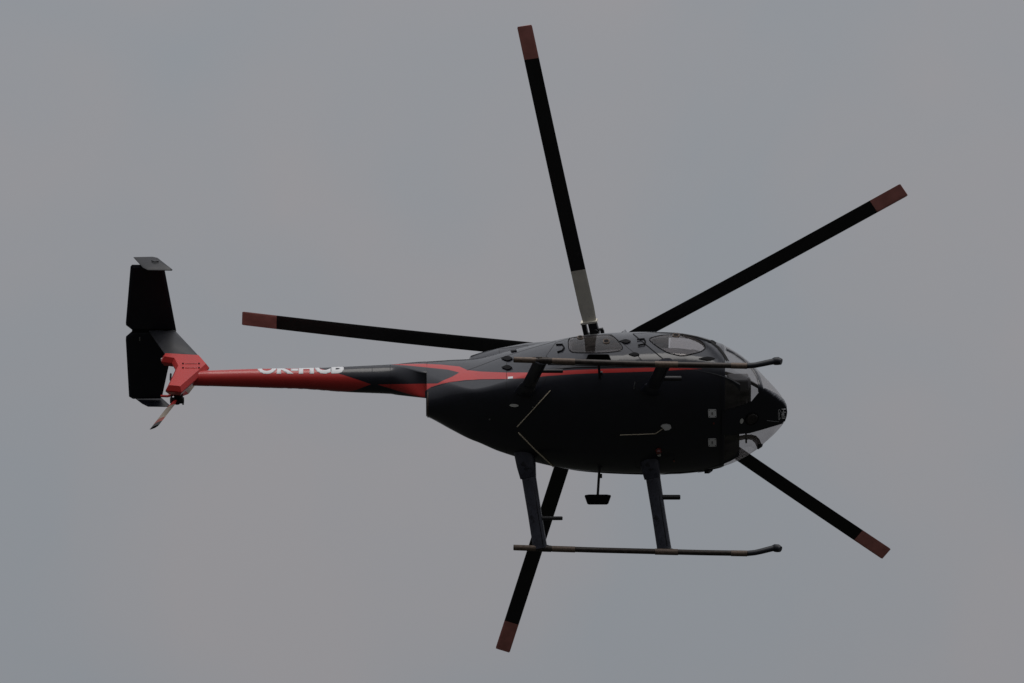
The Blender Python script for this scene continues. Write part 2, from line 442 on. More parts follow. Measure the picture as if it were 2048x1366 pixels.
def patch(name, outline, m, parent, off=0.004, thick=0.004, g_=6.0, holes=(), back=False, mirror=False, bvh=None, smooth=True):
    """sheet cut to an outline and laid on the skin; has thickness"""
    def dens(pl):
        o = []
        for i in range(len(pl)):
            a, b = Vector(pl[i]), Vector(pl[(i + 1) % len(pl)]); n_ = max(1, int((b - a).length / g_))
            o += [tuple(a.lerp(b, j / n_)) for j in range(n_)]
        return o
    loops = [dens(outline)] + [dens(h) for h in holes]
    V, Eg = [], []
    for L in loops:
        k = len(V); V += [Vector(p) for p in L]; Eg += [(k + i, k + (i + 1) % len(L)) for i in range(len(L))]
    xs = [p[0] for p in loops[0]]; ys = [p[1] for p in loops[0]]
    nb = len(V)
    y = min(ys) + g_ / 2
    while y < max(ys):
        x = min(xs) + g_ / 2
        while x < max(xs):
            if inside((x, y), loops[0]) and not any(inside((x, y), h) for h in loops[1:]):
                if min((Vector((x, y)) - q).length for q in V[:nb]) > g_ * 0.45: V.append(Vector((x, y)))
            x += g_
        y += g_
    r_ = delaunay_2d_cdt(V, Eg, [], 1, 1e-5)
    P, T = r_[0], r_[2]
    T = [t for t in T if inside(tuple(sum((P[i] for i in t), Vector((0, 0))) / len(t)), loops[0]) and not any(inside(tuple(sum((P[i] for i in t), Vector((0, 0))) / len(t)), h) for h in loops[1:])]
    top, bot = [], []
    for p in P:
        q, nr = surf(p.x, p.y, 0, back, bvh)
        top.append(q + nr * off); bot.append(q + nr * (off - thick))
    n_ = len(P); cnt = {}
    for t in T:
        for i in range(len(t)):
            e = (t[i], t[(i + 1) % len(t)]); cnt[e] = 1
    F = list(T) + [tuple(i + n_ for i in t[::-1]) for t in T]
    for (a, b) in cnt:
        if (b, a) not in cnt: F.append((b, a, a + n_, b + n_))
    VV = top + bot
    if mirror: VV = [mir(v) for v in VV]; F = [f[::-1] for f in F]
    o = mobj(name, VV, F, m, parent, smooth)
    if smooth:
        nn = [surf_n(q) for q in VV]; flip = -1 if len(nn) == 0 else 1
        nn = [n_ for n_ in nn[:len(P)]] + [-n_ for n_ in nn[len(P):]]
        o.data.normals_split_custom_set_from_vertices([tuple(n_) for n_ in nn])
    return o
def surf_n(q):
    h = BVH.find_nearest(q); n_ = h[1]
    c = Vector((0, 0, .2 if q.x > X(853) else .55))
    return n_ if n_.dot(Vector((0, q.y, q.z)) - c) >= 0 else -n_
def both(name, *a, **k):
    return [patch(name, *a, **k), patch(name, *a, mirror=True, **k)]
def strip(name, pts, m, parent, width=1.2, off=0.0025, mirror=False, bvh=None, closed=False, thick=0.003):
    """thin raised bead following the skin, width in picture units"""
    P = []
    pts = [Vector(p) for p in pts] + ([Vector(pts[0])] if closed else [])
    for i in range(len(pts) - 1):
        n_ = max(1, int((pts[i + 1] - pts[i]).length / 5))
        P += [pts[i].lerp(pts[i + 1], j / n_) for j in range(n_)]
    P.append(pts[-1])
    SP = [surf(p.x, p.y, 0, False, bvh) for p in P]
    V = []; F = []; hw = width / 2 / PXM
    for i, (q, nr) in enumerate(SP):
        d = (SP[min(i + 1, len(SP) - 1)][0] - SP[max(i - 1, 0)][0]).normalized(); s = d.cross(nr).normalized()
        V += [q + s * hw + nr * (off - thick), q + s * hw * .8 + nr * off, q - s * hw * .8 + nr * off, q - s * hw + nr * (off - thick)]
    for i in range(len(SP) - 1):
        for k in range(3): F.append((i*4+k, i*4+k+1, i*4+4+k+1, i*4+4+k))
    if mirror: V = [mir(v) for v in V]
    return mobj(name, V, F, m, parent)
def ell(cx, cy, rx, ry, n=18, a=0):
    return [(cx + rx*math.cos(t)*math.cos(a) - ry*math.sin(t)*math.sin(a), cy + rx*math.cos(t)*math.sin(a) + ry*math.sin(t)*math.cos(a)) for t in [2*math.pi*i/n for i in range(n)]]

# red areas of the livery, measured on the starboard flank
STRIPE = [(1405, 737.4), (1380, 736.6), (1298, 735.2), (1200, 738), (1150, 740), (1093, 743), (1058, 745), (1010, 745), (960, 743), (934, 740), (919, 733), (880, 729), (846, 727.5), (800, 728), (783, 729),
          (815, 731), (846, 734), (895, 739), (919, 745), (905, 753), (884, 762), (875, 767), (810, 768), (755, 769), (800, 783), (846, 797), (850, 800), (850, 782), (862, 774), (885, 767), (930, 760), (980, 758.5), (1010, 758), (1058, 756), (1093, 752), (1150, 748), (1200, 746), (1298, 743), (1350, 740.2), (1380, 738.8), (1405, 737.8)]
BOOMRED = [(300, 700), (618, 700), (618, 734), (640, 737), (687, 750), (742, 768.5), (712, 780), (690, 785), (660, 810), (300, 810)]
def paint_attr(o):
    me = o.data; n_ = len(me.vertices); co = np.zeros(n_ * 3); me.vertices.foreach_get('co', co); co = co.reshape(-1, 3)
    no_ = np.array([v.normal[:] for v in me.vertices])
    def field(c, nn):
        q = c - np.array(camL); dep = q @ np.array(fL); k = FPX / dep
        px = 1024 + q[:, 0] * k; py = 683 - (q @ np.array(uL)) * k
        facing = -(nn @ np.array(fL))
        d = np.maximum(sdf_np(px, py, STRIPE), sdf_np(px, py, BOOMRED))
        d = np.where(facing > 0.0, d, np.where(px < 630, 5.0, -5.0))
        return d, facing
    d1, f1 = field(co, no_)
    cm = co * np.array([1, -1, 1]); nm = no_ * np.array([1, -1, 1])
    d2, f2 = field(cm, nm)
    d = np.where(f1 > 0, d1, np.where(f2 > 0, d2, d1))
    at_ = me.attributes.new('red', 'FLOAT', 'POINT'); at_.data.foreach_set('value', d.astype(np.float32))

# windows (outlines in picture units, starboard side)
WIN_F = round_poly([(1296, 679), (1320, 672.5), (1352, 671), (1385, 675.5), (1405, 686), (1411, 697), (1400, 705), (1364, 713), (1335, 706), (1316, 695)], 0.3, 3)
WIN_R = round_poly([(1137, 678.5), (1160, 675), (1215, 671), (1228, 675), (1246, 696), (1240, 703), (1205, 706.5), (1145, 706), (1138, 699)], 0.3, 3)
def inset_poly(pl, d):
    o = []; n_ = len(pl); ar = sum(pl[i-1][0]*pl[i][1]-pl[i][0]*pl[i-1][1] for i in range(n_)); sg = 1 if ar > 0 else -1
    for i in range(n_):
        a, b = Vector(pl[i-1]), Vector(pl[(i+1) % n_]); t = (b - a).normalized(); nr = Vector((-t.y, t.x)) * sg
        o.append(tuple(Vector(pl[i]) + nr * d))
    return o

# shell: everything behind the bubble, with the window openings cut out
ns, nth = 300, 420
V = loft_grid(0, S_BUB, ns, nth)
F = grid_faces(ns, nth, False, False)
PJ = [proj(v) for v in V]; PJM = [proj(mir(v)) for v in V]
def nrm_of(f):
    return (V[f[2]] - V[f[0]]).cross(V[f[3]] - V[f[1]])
sgn = 1 if nrm_of(F[int(nth*0.0)]).y > 0 else -1    # theta 0 points to port
wf, wr = inset_poly(WIN_F, 1.0), inset_poly(WIN_R, 1.0)
def cut(f):
    c = sum((V[i] for i in f), Vector()) / 4
    x, y = PJ[f[0]]
    if x < 1130 or x > 1420 or c.z < -0.1: return False
    nr = nrm_of(f) * sgn
    for (PP, fl) in ((PJ, 1), (PJM, -1)):
        p = PP[f[0]]
        fac = -(nr.y * fl * fL.y + nr.z * fL.z)
        if fac > 0 and (inside(p, wf) or inside(p, wr)): return True
        if fac <= 0 and c.y * fl < 0 and p[0] > 1337 and inside(p, wf): return True     # eyebrow window above the door
    return False
F = [f for f in F if not cut(f)]
shell = mobj('fuselage_shell', V, F, two, heli); paint_attr(shell)
md = shell.modifiers.new('skin', 'SOLIDIFY'); md.thickness = 0.012; md.offset = -1; md.use_quality_normals = False
# aft bulkhead of the pod with the exhaust opening
x0 = X(853)
capV = loft_grid(0, 0.001, 1, 96)[:96]
cm = MB(); c0 = Vector((x0 - 0.001, 0, 0.22))
cm.add([v + Vector((-0.004, 0, 0)) for v in capV] + [v.lerp(Vector((x0 + .10, 0, .16)), .35) + Vector((0.06, 0, 0)) for v in capV], grid_faces(1, 96, False, True))
cm.build('exhaust_bulkhead', gasket, heli)
pipe = MB(); pipe.tube([(x0 + 0.25, 0, 0.08), (x0 + 0.02, 0, 0.04)], 0.085, 24, False); pipe.tube([(x0 + 0.25, 0, 0.08), (x0 + 0.02, 0, 0.04)], 0.078, 24, False)
pipe.build('exhaust_pipe', steel, heli)
# boom
boom = mobj('tail_boom', boom_grid(300, 128) + flare_grid(120, 128), grid_faces(421, 128, True, True), two, heli); paint_attr(boom)
for (px, nm) in ((744, 'boom_band'), (596, 'boom_band')):
    x, z, r_ = [float(v) for v in boom_sec(px)]
    b_ = MB(); rr = []
    for dx, dr in ((-.006, .0002), (-.004, .0016), (.004, .0016), (.006, .0002)):
        rr.append([Vector((x + dx, (r_ + dr) * math.cos(t), z + (r_ + dr) * math.sin(t))) for t in [2*math.pi*i/64 for i in range(64)]])
    if px == 744: b_.loft(rr, False).build(nm, paint, boom)

# ------------------------------------------------------------------ bubble canopy
gv = loft_grid(S_BUB, S_END, 160, 200); canopy = mobj('canopy_glass', gv, grid_faces(160, 200, False, True), glass, heli)
# keel beak, posts, sills
KEEL = [(1443, 822), (1480, 812), (1503, 802), (1517, 785), (1528, 777), (1540, 782.5), (1552, 789), (1566, 799.5), (1571.2, 810), (1573, 822), (1572, 832), (1568, 845), (1545, 852), (1520, 859.5), (1498, 865.5), (1470, 868), (1443, 869)]
keel = patch('nose_keel', KEEL, paint, heli, off=0.012, thick=0.010, g_=3, bvh=BVHB)
POST = [(1456, 699), (1478, 711), (1500, 727.5), (1515, 739), (1524, 757), (1528.5, 779), (1516, 787), (1515.5, 770), (1510, 753), (1499, 737), (1480, 722), (1456, 707)]
for mi_ in (False, True): strip('canopy_post', [(1452, 699), (1466, 706), (1480, 715.5), (1491, 724), (1502, 734.5), (1510, 744), (1516, 755), (1520, 768), (1522, 783)], paint, heli, 12.0, 0.014, mi_, BVHB, thick=0.013)
# door-side frame at the back edge of the bubble: a hoop
def hoop(px0, px1, off, name, m):
    rr = []
    for px, o_ in ((px0, -off * .3), (px0 + 1, -off), (px1 - 1, -off), (px1, -off * .3)):
        s = s_at(px); rr.append(loft_grid(s, s, 0, 160, o_) if False else loft_grid(s, s + 0.001, 1, 160, o_)[:160])
    return MB().loft(rr, False).build(name, m, heli)
hoop(1442, 1448, 0.004, 'canopy_frame', paint)
# centre post over the top of the nose (y = 0)
cp = []
for i in range(24):
    s = S_BUB + (s_at(1566) - S_BUB) * i / 23
    x, w_, zc, zt, zb = [float(v) for v in section(s)]
    cp.append(Vector((x, 0, zt + 0.004)))
cpm = MB(); rr = []
for p in cp: rr.append([p + Vector((0, a, b)) for a, b in ((-.022, -.012), (-.022, .002), (0, .006), (.022, .002), (.022, -.012), (0, -.014))])
cpm.loft(rr).build('centre_post', paint, heli)

# ------------------------------------------------------------------ cabin interior
def floor_ring(px0, px1, z, inset, name, t=0.03):
    V_, n_ = [], 20; L, Rr = [], []
    for i in range(n_ + 1):
        s = s_at(px0 + (px1 - px0) * i / n_); x, w_, zc, zt, zb = [float(v) for v in section(s)]
        h = zc - zb; q = min(0.999, max(0, (zc - z) / h)) ; yy = max(0.02, w_ * (1 - q ** NLOW) ** (1 / NLOW) - inset)
        L.append(Vector((x, -yy, z))); Rr.append(Vector((x, yy, z)))
    top = L + Rr[::-1]; bot = [p - Vector((0, 0, t)) for p in top]
    return MB().loft([top, bot]).build(name, inner, heli)
floor_ring(1150, 1478, -0.36, 0.03, 'cabin_floor')
# bulkheads
def bulk(px, name, zlo, zhi, th=0.02):
    s = s_at(px); ring = loft_grid(s, s + .001, 1, 96, 0.02)[:96]
    ring = [Vector((v.x, v.y, min(max(v.z, zlo), zhi))) for v in ring]
    return MB().loft([ring, [v + Vector((th, 0, 0)) for v in ring]]).build(name, inner, heli)
bulk(1140, 'aft_bulkhead', -1, 1); bulk(1262, 'seat_bulkhead', -1, 0.45)
def seat(y, name='cockpit_seat'):
    b_ = MB(); b_.box((X(1330), y, -.14), .46, .44, .12); b_.box((X(1296), y, .12), .10, .44, .52, (Vector((.97, 0, .24)), Vector((0, 1, 0)), Vector((-.24, 0, .97))))
    o = b_.build(name, seat_m, heli); bv = o.modifiers.new('b', 'BEVEL'); bv.width = .035; bv.segments = 3
    h = MB().box((X(1287), y, .46), .07, .24, .16).build('headrest', seat_m, o); bv = h.modifiers.new('b', 'BEVEL'); bv.width = .025; bv.segments = 3
    bx = MB().box((X(1326), y, -.28), .40, .42, .15).build('seat_base', inner, o)
    return o
seat(-.36); seat(.36)
pod = MB(); pod.box((X(1478), 0, -.04), .26, .60, .26); pod.box((X(1470), 0, -.26), .22, .24, .22)
po = pod.build('instrument_panel', inner, heli); bv = po.modifiers.new('b', 'BEVEL'); bv.width = .03; bv.segments = 2
side = MB(); side.box((X(1474), -.38, -.20), .24, .16, .16); so_ = side.build('avionics_box', boxm, heli)
bv = so_.modifiers.new('b', 'BEVEL'); bv.width = .02; bv.segments = 2
for y in (-.36, .36):
    c_ = MB().tube([(X(1400), y, -.34), (X(1418), y, -.05), (X(1410), y, .08), (X(1414), y, .16)], .014, 8).build('cyclic_stick', darkmetal, heli)
    MB().tube([(X(1414), y, .12), (X(1416), y, .24)], .022, 8).build('stick_grip', gasket, c_)
    for dy in (-.09, .09):
        MB().box((X(1492), y * .62 + dy, -.24), .02, .07, .12).build('rudder_pedal', darkmetal, heli)

# ------------------------------------------------------------------ doors, windows and their fittings
DOOR_F = [(1266, 668), (1300, 666.5), (1350, 668.5), (1390, 674.5), (1420, 684), (1438, 697), (1450, 716), (1446, 732), (1400, 733), (1341, 731), (1329, 720.5)]
DOOR_R = [(1112, 686), (1135, 679), (1160, 674), (1200, 670.5), (1221, 670), (1248, 690), (1276, 713), (1292, 730), (1200, 731), (1096, 729), (1093, 712)]
for mirror in (False, True):
    for nm, dp, wp, gl in (('cockpit_door', DOOR_F, WIN_F, tint_glass), ('cabin_door', DOOR_R, WIN_R, tint_glass)):
        d = patch(nm, dp, paint, heli, off=0.006, thick=0.008, g_=6, holes=[inset_poly(wp, -0.4)], mirror=mirror, bvh=BVHB)
        patch('window', inset_poly(wp, -1.2), gl, d, off=0.009, thick=0.003, g_=6, mirror=mirror, bvh=BVHB)
        strip('window_seal', inset_poly(wp, -0.6), gasket, d, 1.6, 0.0125, mirror, BVHB, True)
        strip('door_seam', dp, seamm, d, 1.3, 0.0068, mirror, BVHB, True)
        if nm == 'cockpit_door':
            hg = [(1251, 684, 11, 3.6), (1269, 710, 10, 3.6), (1427, 684.8, 10.5, 3.6), (1414.5, 718.5, 15, 3.4)]
            hd = [(1274, 681), (1288, 679.5), (1291, 685), (1289, 690), (1276, 692.5)]
            vents = [(1352, 672.5, 7.5, 3.6)]
        else:
            hg = [(1015, 718, 11, 4.6), (1015, 736, 10, 4.4)]
            hd = [(1113, 691), (1125, 690.5), (1129, 697), (1125, 703), (1115, 706)]
            vents = [(1212.6, 684.5, 7, 4.6), (1161, 676.5, 6.5, 3.2)]
        for (x, y, a, b) in hg:
            lens = [(x - a * 1.15, y), (x - a * .4, y - b * .8), (x, y - b), (x + a * .45, y - b * .8), (x + a, y), (x + a * .45, y + b * .8), (x, y + b), (x - a * .4, y + b * .7)]
            patch('hinge_cover', lens, gasket, d, off=0.014, thick=0.008, g_=5, mirror=mirror, bvh=BVHB)
        strip('door_handle', hd, gasket, d, 2.6, 0.020, mirror, BVHB, thick=0.014)
        for (x, y, a, b) in vents:
            patch('window_vent', ell(x, y, a * .62, b * .62), gasket, d, off=0.016, thick=0.008, g_=5, mirror=mirror, bvh=BVHB)
            strip('vent_ring', ell(x, y, a * .85, b * .85), shoe_m, d, 1.8, 0.018, mirror, BVHB, True, 0.01)
    # thick black seal on the front edge of the cockpit door
    strip('door_seal', [(1362, 670), (1392, 675.5), (1420, 684), (1436, 696), (1447, 710), (1455, 724)], seamm, heli, 7.0, 0.016, mirror, BVHB, thick=0.012)
    # eyebrow window: the far side of the same opening
    patch('eyebrow_window', [p for p in inset_poly(WIN_F, -2) if p[0] > 1333], tint_glass, heli, off=0.002, thick=0.003, g_=6, back=True, mirror=mirror, bvh=BVHB)

# skin seams and small fittings on both sides
for mirror in (False, True):
    for pl in ([(1013.5, 722), (1013, 760), (1012, 802)], [(934, 741), (1000, 716), (1060, 697), (1112, 682.5)], [(862, 775), (900, 764), (960, 758.8), (1010, 758.5)],
               [(1222, 668.5), (1248, 690)], [(1094, 753), (1083, 775)], [(1270, 790), (1273, 765), (1300, 752)], [(1441, 740), (1441, 790), (1441, 850)]):
        strip('panel_seam', pl, seamm, heli, 0.9, 0.0015, mirror, BVHB)
    # lower hull lip over the boom fairing
    strip('hull_lip', [(856, 828), (855.5, 800), (856, 784)], shoe_m, heli, 2.0, 0.006, mirror, BVHB, thick=0.006)
patch('placard', [(1016, 754), (1026, 753.2), (1026, 757.2), (1016, 758.2)], white_m, heli, off=0.004, thick=0.003, g_=4)
patch('belly_lamp', ell(1028.5, 810.5, 9, 2.9, 20, 0.05), lens_m, heli, off=0.012, thick=0.012, g_=4)
for cy in (826.3, 884.3):
    o = patch('antenna_plate', round_poly([(1416, cy - 8), (1432, cy - 8.3), (1432.5, cy + 8), (1416.5, cy + 8.3)], .12, 3), white_m, heli, off=0.008, thick=0.008, g_=5)
    patch('plate_mark', ell(1424, cy, 1.4, 3.2), steel, o, off=0.0105, thick=0.003, g_=3)
    for dx, dy in ((-6, -6), (6, -6), (6.5, 6), (-5.5, 6)):
        patch('screw', ell(1424 + dx, cy + dy, .9, .9, 8), gasket, o, off=0.0105, thick=0.003, g_=3)
for (x, y, r_) in ((1427, 846, 2.0), (1348, 921, 2.2), (980, 838, 1.6), (1066, 814, 1.8)):
    patch('drain_fitting', ell(x, y, r_, r_, 10), redlens if x > 1100 else steel, heli, off=0.012, thick=0.012, g_=4)
# white fin antenna under the belly with its lead
q, nr = surf(1331, 852)
sa = patch('belly_antenna', [(1321, 850), (1325, 847), (1333, 846), (1341, 848.5), (1342, 853), (1337, 857), (1329, 858), (1325, 853)], white_m, heli, off=0.035, thick=0.035, g_=4)
strip('antenna_lead', [(1327, 856), (1311, 867), (1275, 868.5), (1240, 869.5)], tan_m, heli, 1.0, 0.010, thick=0.008)
strip('belly_strake', [(1034.7, 853), (1068, 817), (1101.4, 780.5)], tan_m, heli, 1.7, 0.016, thick=0.014)
strip('belly_strake', [(1036.5, 864), (1072, 900), (1107, 932)], tan_m, heli, 1.5, 0.016, thick=0.014)
strip('cable', [(1100, 740), (1150, 735.5), (1240, 733), (1330, 732)], gasket, heli, 1.2, 0.008, thick=0.006)
strip('grab_handle', [(1270, 763), (1268, 772), (1268, 778)], steel, heli, 0.9, 0.010, thick=0.008)
# red anti-collision light with white lens
q, nr = surf(1317, 901); q = Vector(q)
b_ = MB().tube([q - nr * .01, q + nr * .02, q + nr * .045, q + nr * .055], [.036, .036, .026, .008], 16).build('anticollision_light', redlens, heli)
q2, n2 = surf(1318, 909.5); MB().tube([q2 - n2 * .01, q2 + n2 * .012, q2 + n2 * .02], [.02, .02, .006], 12).build('lamp_lens', lens_m, b_)
# small blade antenna at the lower edge
q = at(1418, 940, y=0.72)
MB().plate([at(1408, 936, y=.70), at(1428, 934, y=.70), at(1425, 942, y=.72), at(1418, 947, y=.72), at(1409, 947, y=.72)], (0, -.7, -.7), .02).build('blade_antenna', darkmetal, heli)
# landing light in the keel
q, nr = surf(1503, 836, 0, False, BVHB)
ll = MB(); ax = nr.orthogonal().normalized()
ll.tube([q - nr * .02, q + nr * .014, q + nr * .022], [.085, .085, .075], 28).build('landing_light', gasket, heli)
MB().tube([q + nr * .0225, q + nr * .034, q + nr * .038], [.068, .055, .012], 28).build('light_lens', MATS['lamp_lens'] if False else tint_glass, heli)
patch('landing_glare', ell(1482.5, 841, 3.4, 5.2, 14, .3), lens_m, heli, off=0.016, thick=0.014, g_=3, bvh=BVHB)  # pale patch painted in for the round glare of the landing light
strip('keel_line', [(1533, 840), (1545, 841.5), (1557, 842.6)], steel, heli, 0.7, 0.0145, bvh=BVHB)

# ------------------------------------------------------------------ doghouse fairing and intake on the roof
def fairing(st, name, m, parent, n_=24, ex=2.6):
    rr = []
    for (px, zt, zb, w_) in st:
        rr.append([Vector((X(px), w_ * math.copysign(abs(math.cos(t)) ** (2/ex), math.cos(t)), zb + (zt - zb) * math.copysign(abs(math.sin(t)) ** (2/ex), math.sin(t)))) for t in [2*math.pi*i/n_ for i in range(n_)]])
    return MB().loft(rr).build(name, m, parent)
dog = fairing([(938, .94, .62, .10), (941, .97, .62, .125), (965, 1.01, .62, .17), (1000, 1.04, .62, .225), (1054, 1.07, .62, .29), (1118, 1.07, .62, .33), (1160, 1.04, .62, .33), (1210, .98, .62, .29), (1260, .92, .62, .22), (1290, .87, .62, .12)], 'mast_fairing', paint, heli, 40)
BD = BVHTree.FromObject(dog, bpy.context.evaluated_depsgraph_get())
strip('panel_seam', [(999, 713), (998, 697)], seamm, dog, 0.9, 0.002, bvh=BD); strip('panel_seam', [(999, 698), (1056, 690), (1056, 695)], seamm, dog, 0.9, 0.002, bvh=BD)
patch('intake_slot', [(1021, 702.5), (1033, 700.5), (1034, 703), (1023, 705)], gasket, heli, off=0.01, thick=0.01, g_=4)

# ------------------------------------------------------------------ registration and logo lettering
def text_mesh(body, size, offset=0.0, step=0.012):
    cu = bpy.data.curves.new('txt', 'FONT'); cu.body = body; cu.size = size; cu.offset = offset; cu.resolution_u = 4
    o = bpy.data.objects.new('txt', cu); COL.objects.link(o)
    dg = bpy.context.evaluated_depsgraph_get(); me = bpy.data.meshes.new_from_object(o.evaluated_get(dg))
    bpy.data.objects.remove(o); bm = bmesh.new(); bm.from_mesh(me); bpy.data.meshes.remove(me)
    xs = [v.co.x for v in bm.verts]; ys = [v.co.y for v in bm.verts]
    y = min(ys) + step
    while y < max(ys):
        bmesh.ops.bisect_plane(bm, geom=bm.verts[:] + bm.edges[:] + bm.faces[:], plane_co=(0, y, 0), plane_no=(0, 1, 0)); y += step
    x = min(xs) + step * 4
    while x < max(xs):
        bmesh.ops.bisect_plane(bm, geom=bm.verts[:] + bm.edges[:] + bm.faces[:], plane_co=(x, 0, 0), plane_no=(1, 0, 0)); x += step * 4
    return bm, (min(xs), max(xs), min(ys), max(ys))
def text_obj(bm, fn, name, m, parent, label=None):
    for v in bm.verts: v.co = fn(v.co.x, v.co.y)
    bmesh.ops.recalc_face_normals(bm, faces=bm.faces)
    me = bpy.data.meshes.new(name); bm.to_mesh(me); bm.free(); me.materials.append(m)
    o = bpy.data.objects.new(name, me); link(o, parent)
    md = o.modifiers.new('t', 'SOLIDIFY'); md.thickness = 0.0006; md.offset = 0
    if label: o['label'] = label
    return o
for side_ in (1, -1):
    bm, (xa, xb, ya, yb) = text_mesh('OK-HCB', 0.30, 0.015, 0.01)
    def wrap(x, y):
        u = (x - xa) / (xb - xa)
        px = 513 + 174 * u if side_ > 0 else 687 - 174 * u
        X_, z, r_ = [float(v) for v in boom_sec(px)]
        phi = R(25) + R(2) * (u if side_ > 0 else 1 - u) + (y - ya) / 0.215 * R(92)       # from the view axis, up the flank
        nL = (-fL) * math.cos(phi) + uL * math.sin(phi)
        nL = Vector((0, nL.y * side_, nL.z))
        return Vector((X_, 0, z)) + nL * (r_ + 0.0015)
    text_obj(bm, wrap, 'registration', white_m, boom, 'white registration lettering OK-HCB')
bm, (xa, xb, ya, yb) = text_mesh('Heli', 0.1, 0.002, 0.03)
def on_nose(x0_, x1_, r0, r1):
    # reads downwards: text x -> row, text y -> towards the nose tip
    return lambda x, y: surf(x0_ + (y - ya) / (yb - ya) * (x1_ - x0_), r0 + (x - xa) / (xb - xa) * (r1 - r0), 0.0145, False, BVHB)[0]
text_obj(bm, on_nose(1562, 1570, 816.5, 836.5), 'lettering', white_m, keel, 'white nose lettering Heli')
bm, (xa, xb, ya, yb) = text_mesh('Czech', 0.1, 0.0, 0.03)
text_obj(bm, on_nose(1555.5, 1560, 818, 838.5), 'lettering', white_m, keel, 'grey nose lettering Czech')

# ------------------------------------------------------------------ tail
yS = 0.0
stab = bpy.data.objects.new('horizontal_stabiliser', None); link(stab, heli); stab.location = at(310, 661, y=0)
sl0 = Vector(stab.location)
zst = sl0.z
def zp(px, py): return at(px, py, z=zst) - sl0
hs = [(262, 531, 5), (268, 529), (326, 529), (329, 541), (352.3, 663), (264.5, 660.5), (251.5, 648)]
A1 = [(264, 529.5), (327, 530), (330, 543), (352.5, 661), (265, 660), (252, 650), (251.6, 645), (261, 533)]
A2 = [(352.5, 661.6), (325, 790), (321, 797), (266, 797.5), (258, 793), (251.5, 679), (252, 673), (265, 661.6)]
for Pl in (A1, A2):
    MB().plate([zp(*p) for p in Pl], (0, 0, 1), .04, .03, .15).build('stabiliser_panel', matte, stab, smooth=False)
strip_pts = [(300, 661.5), (315, 659.5), (333, 661), (345, 659), (352, 661)]
MB().box(zp(308, 661), .50, .03, .035).build('stabiliser_spar', gasket, stab)
MB().tube([zp(*p) + Vector((0, 0, -.03)) for p in strip_pts], .012, 8).build('stabiliser_bracket', darkmetal, stab)
MB().tube([zp(264, 661) + Vector((0, 0, .0)), zp(272, 661)], .022, 8).build('trim_hinge', gasket, stab)
MB().box(zp(279.5, 675) + Vector((0, 0, -.03)), .012, .05, .01).build('static_wick', steel, stab)
# endplates
ys_ = at(300, 530, z=zst).y; yp_ = at(300, 797, z=zst).y
e1 = [(267, 514.6), (305, 513.8), (315, 516), (345, 539.5), (344, 541), (296, 540.5), (286, 535.5)]
MB().plate([at(*p, y=ys_ - .02) for p in e1], (0, 1, .12), .022, .02, .3).build('endplate', finm, heli)
e2 = [(258, 787), (312, 786), (340, 811), (339, 813.5), (296, 813), (284, 807)]
MB().plate([at(*p, y=yp_ + .02) for p in e2], (0, 1, -.12), .022, .02, .3).build('endplate', matte, heli)  # darker paint than the starboard plate, standing in for shade
MB().tube([at(303, 521.5, y=ys_ - .04), at(309, 524, y=ys_ - .045), at(317, 523, y=ys_ - .04)], .006, 6).build('endplate_bracket', gasket, heli)
# fins
fu = [(297, 662), (352, 664), (402, 717.5), (353, 714.5), (334, 714)]
MB().plate([at(*p, y=0) for p in fu], (0, 1, 0), .075, .05, .15).build('upper_fin', finm, heli)
fr_ = [(322.5, 721), (327, 712.5), (353.5, 713.8), (401, 716.5), (418.5, 736.5), (363, 785), (349, 783), (331, 782), (338, 768), (351, 740), (344, 727), (323, 724)]
lf = MB().plate([at(*p, y=-.045) for p in fr_], (0, 1, 0), .12, .032, .12).build('lower_fin', redp, heli, sharp=25)
for yy in (727, 735.5):
    for xx in (366, 398):
        p = at(xx, yy, y=-.109); MB().tube([p, p + Vector((0, -.006, 0))], .010, 8).build('rivet', gasket, lf)
    MB().tube([at(370, yy, y=-.109), at(394, yy, y=-.109)], .003, 6).build('fin_rib', redp, lf)
# fairing that joins boom end and fins
x, z, r_ = [float(v) for v in boom_sec(400)]
MB().tube([(X(372), 0, z), (X(384), 0, z), (X(415), 0, z)], [.05, .085, r_ + .003], 20).build('boom_end_fairing', redp, heli)
MB().tube([at(322.5, 719, y=-.03), at(332, 716, y=-.03)], [.014, .024], 10).build('tail_light', lens_m, heli)
MB().tube([at(322, 792, y=.25), at(335, 792.5, y=.24), at(347, 789, y=.2)], [.014, .014, .018], 10).build('tail_skid_tube', redp, heli)
MB().tube([at(341.5, 748, y=0), at(341, 760, y=0)], .012, 6).build('fin_fitting', gasket, heli)
# tail rotor on the port side
hub = at(354, 796, y=.26)
tr = bpy.data.objects.new('tail_rotor', None); link(tr, heli); tr.location = hub
gb = MB().tube([(0, -.26, 0), (0, -.08, 0), (0, .02, 0)], [.05, .045, .03], 14).build('gearbox', darkmetal, tr)
hb = MB(); hb.tube([(0, -.03, 0), (0, .07, 0)], .035, 12); hb.box((0, .03, 0), .16, .05, .05); hb.tube([(-.06, -.08, -.04), (-.06, .06, -.05)], .010, 6)
hb.tube([(.05, -.08, .05), (.07, .06, -.05)], .010, 6); hb.box((.045, -.02, -.06), .03, .10, .03); hb.box((-.045, .02, -.05), .03, .08, .04)
hb.build('rotor_hub', darkmetal, tr)
tipd = (at(313, 852, y=.28) - hub); tipd.y = 0; Ltr = 0.69; td = tipd.normalized()
trb = mat('tail_blade_tan', (0.33, 0.28, 0.22), 0.6); redd = mat('tail_blade_red', (0.30, 0.07, 0.05), 0.6)
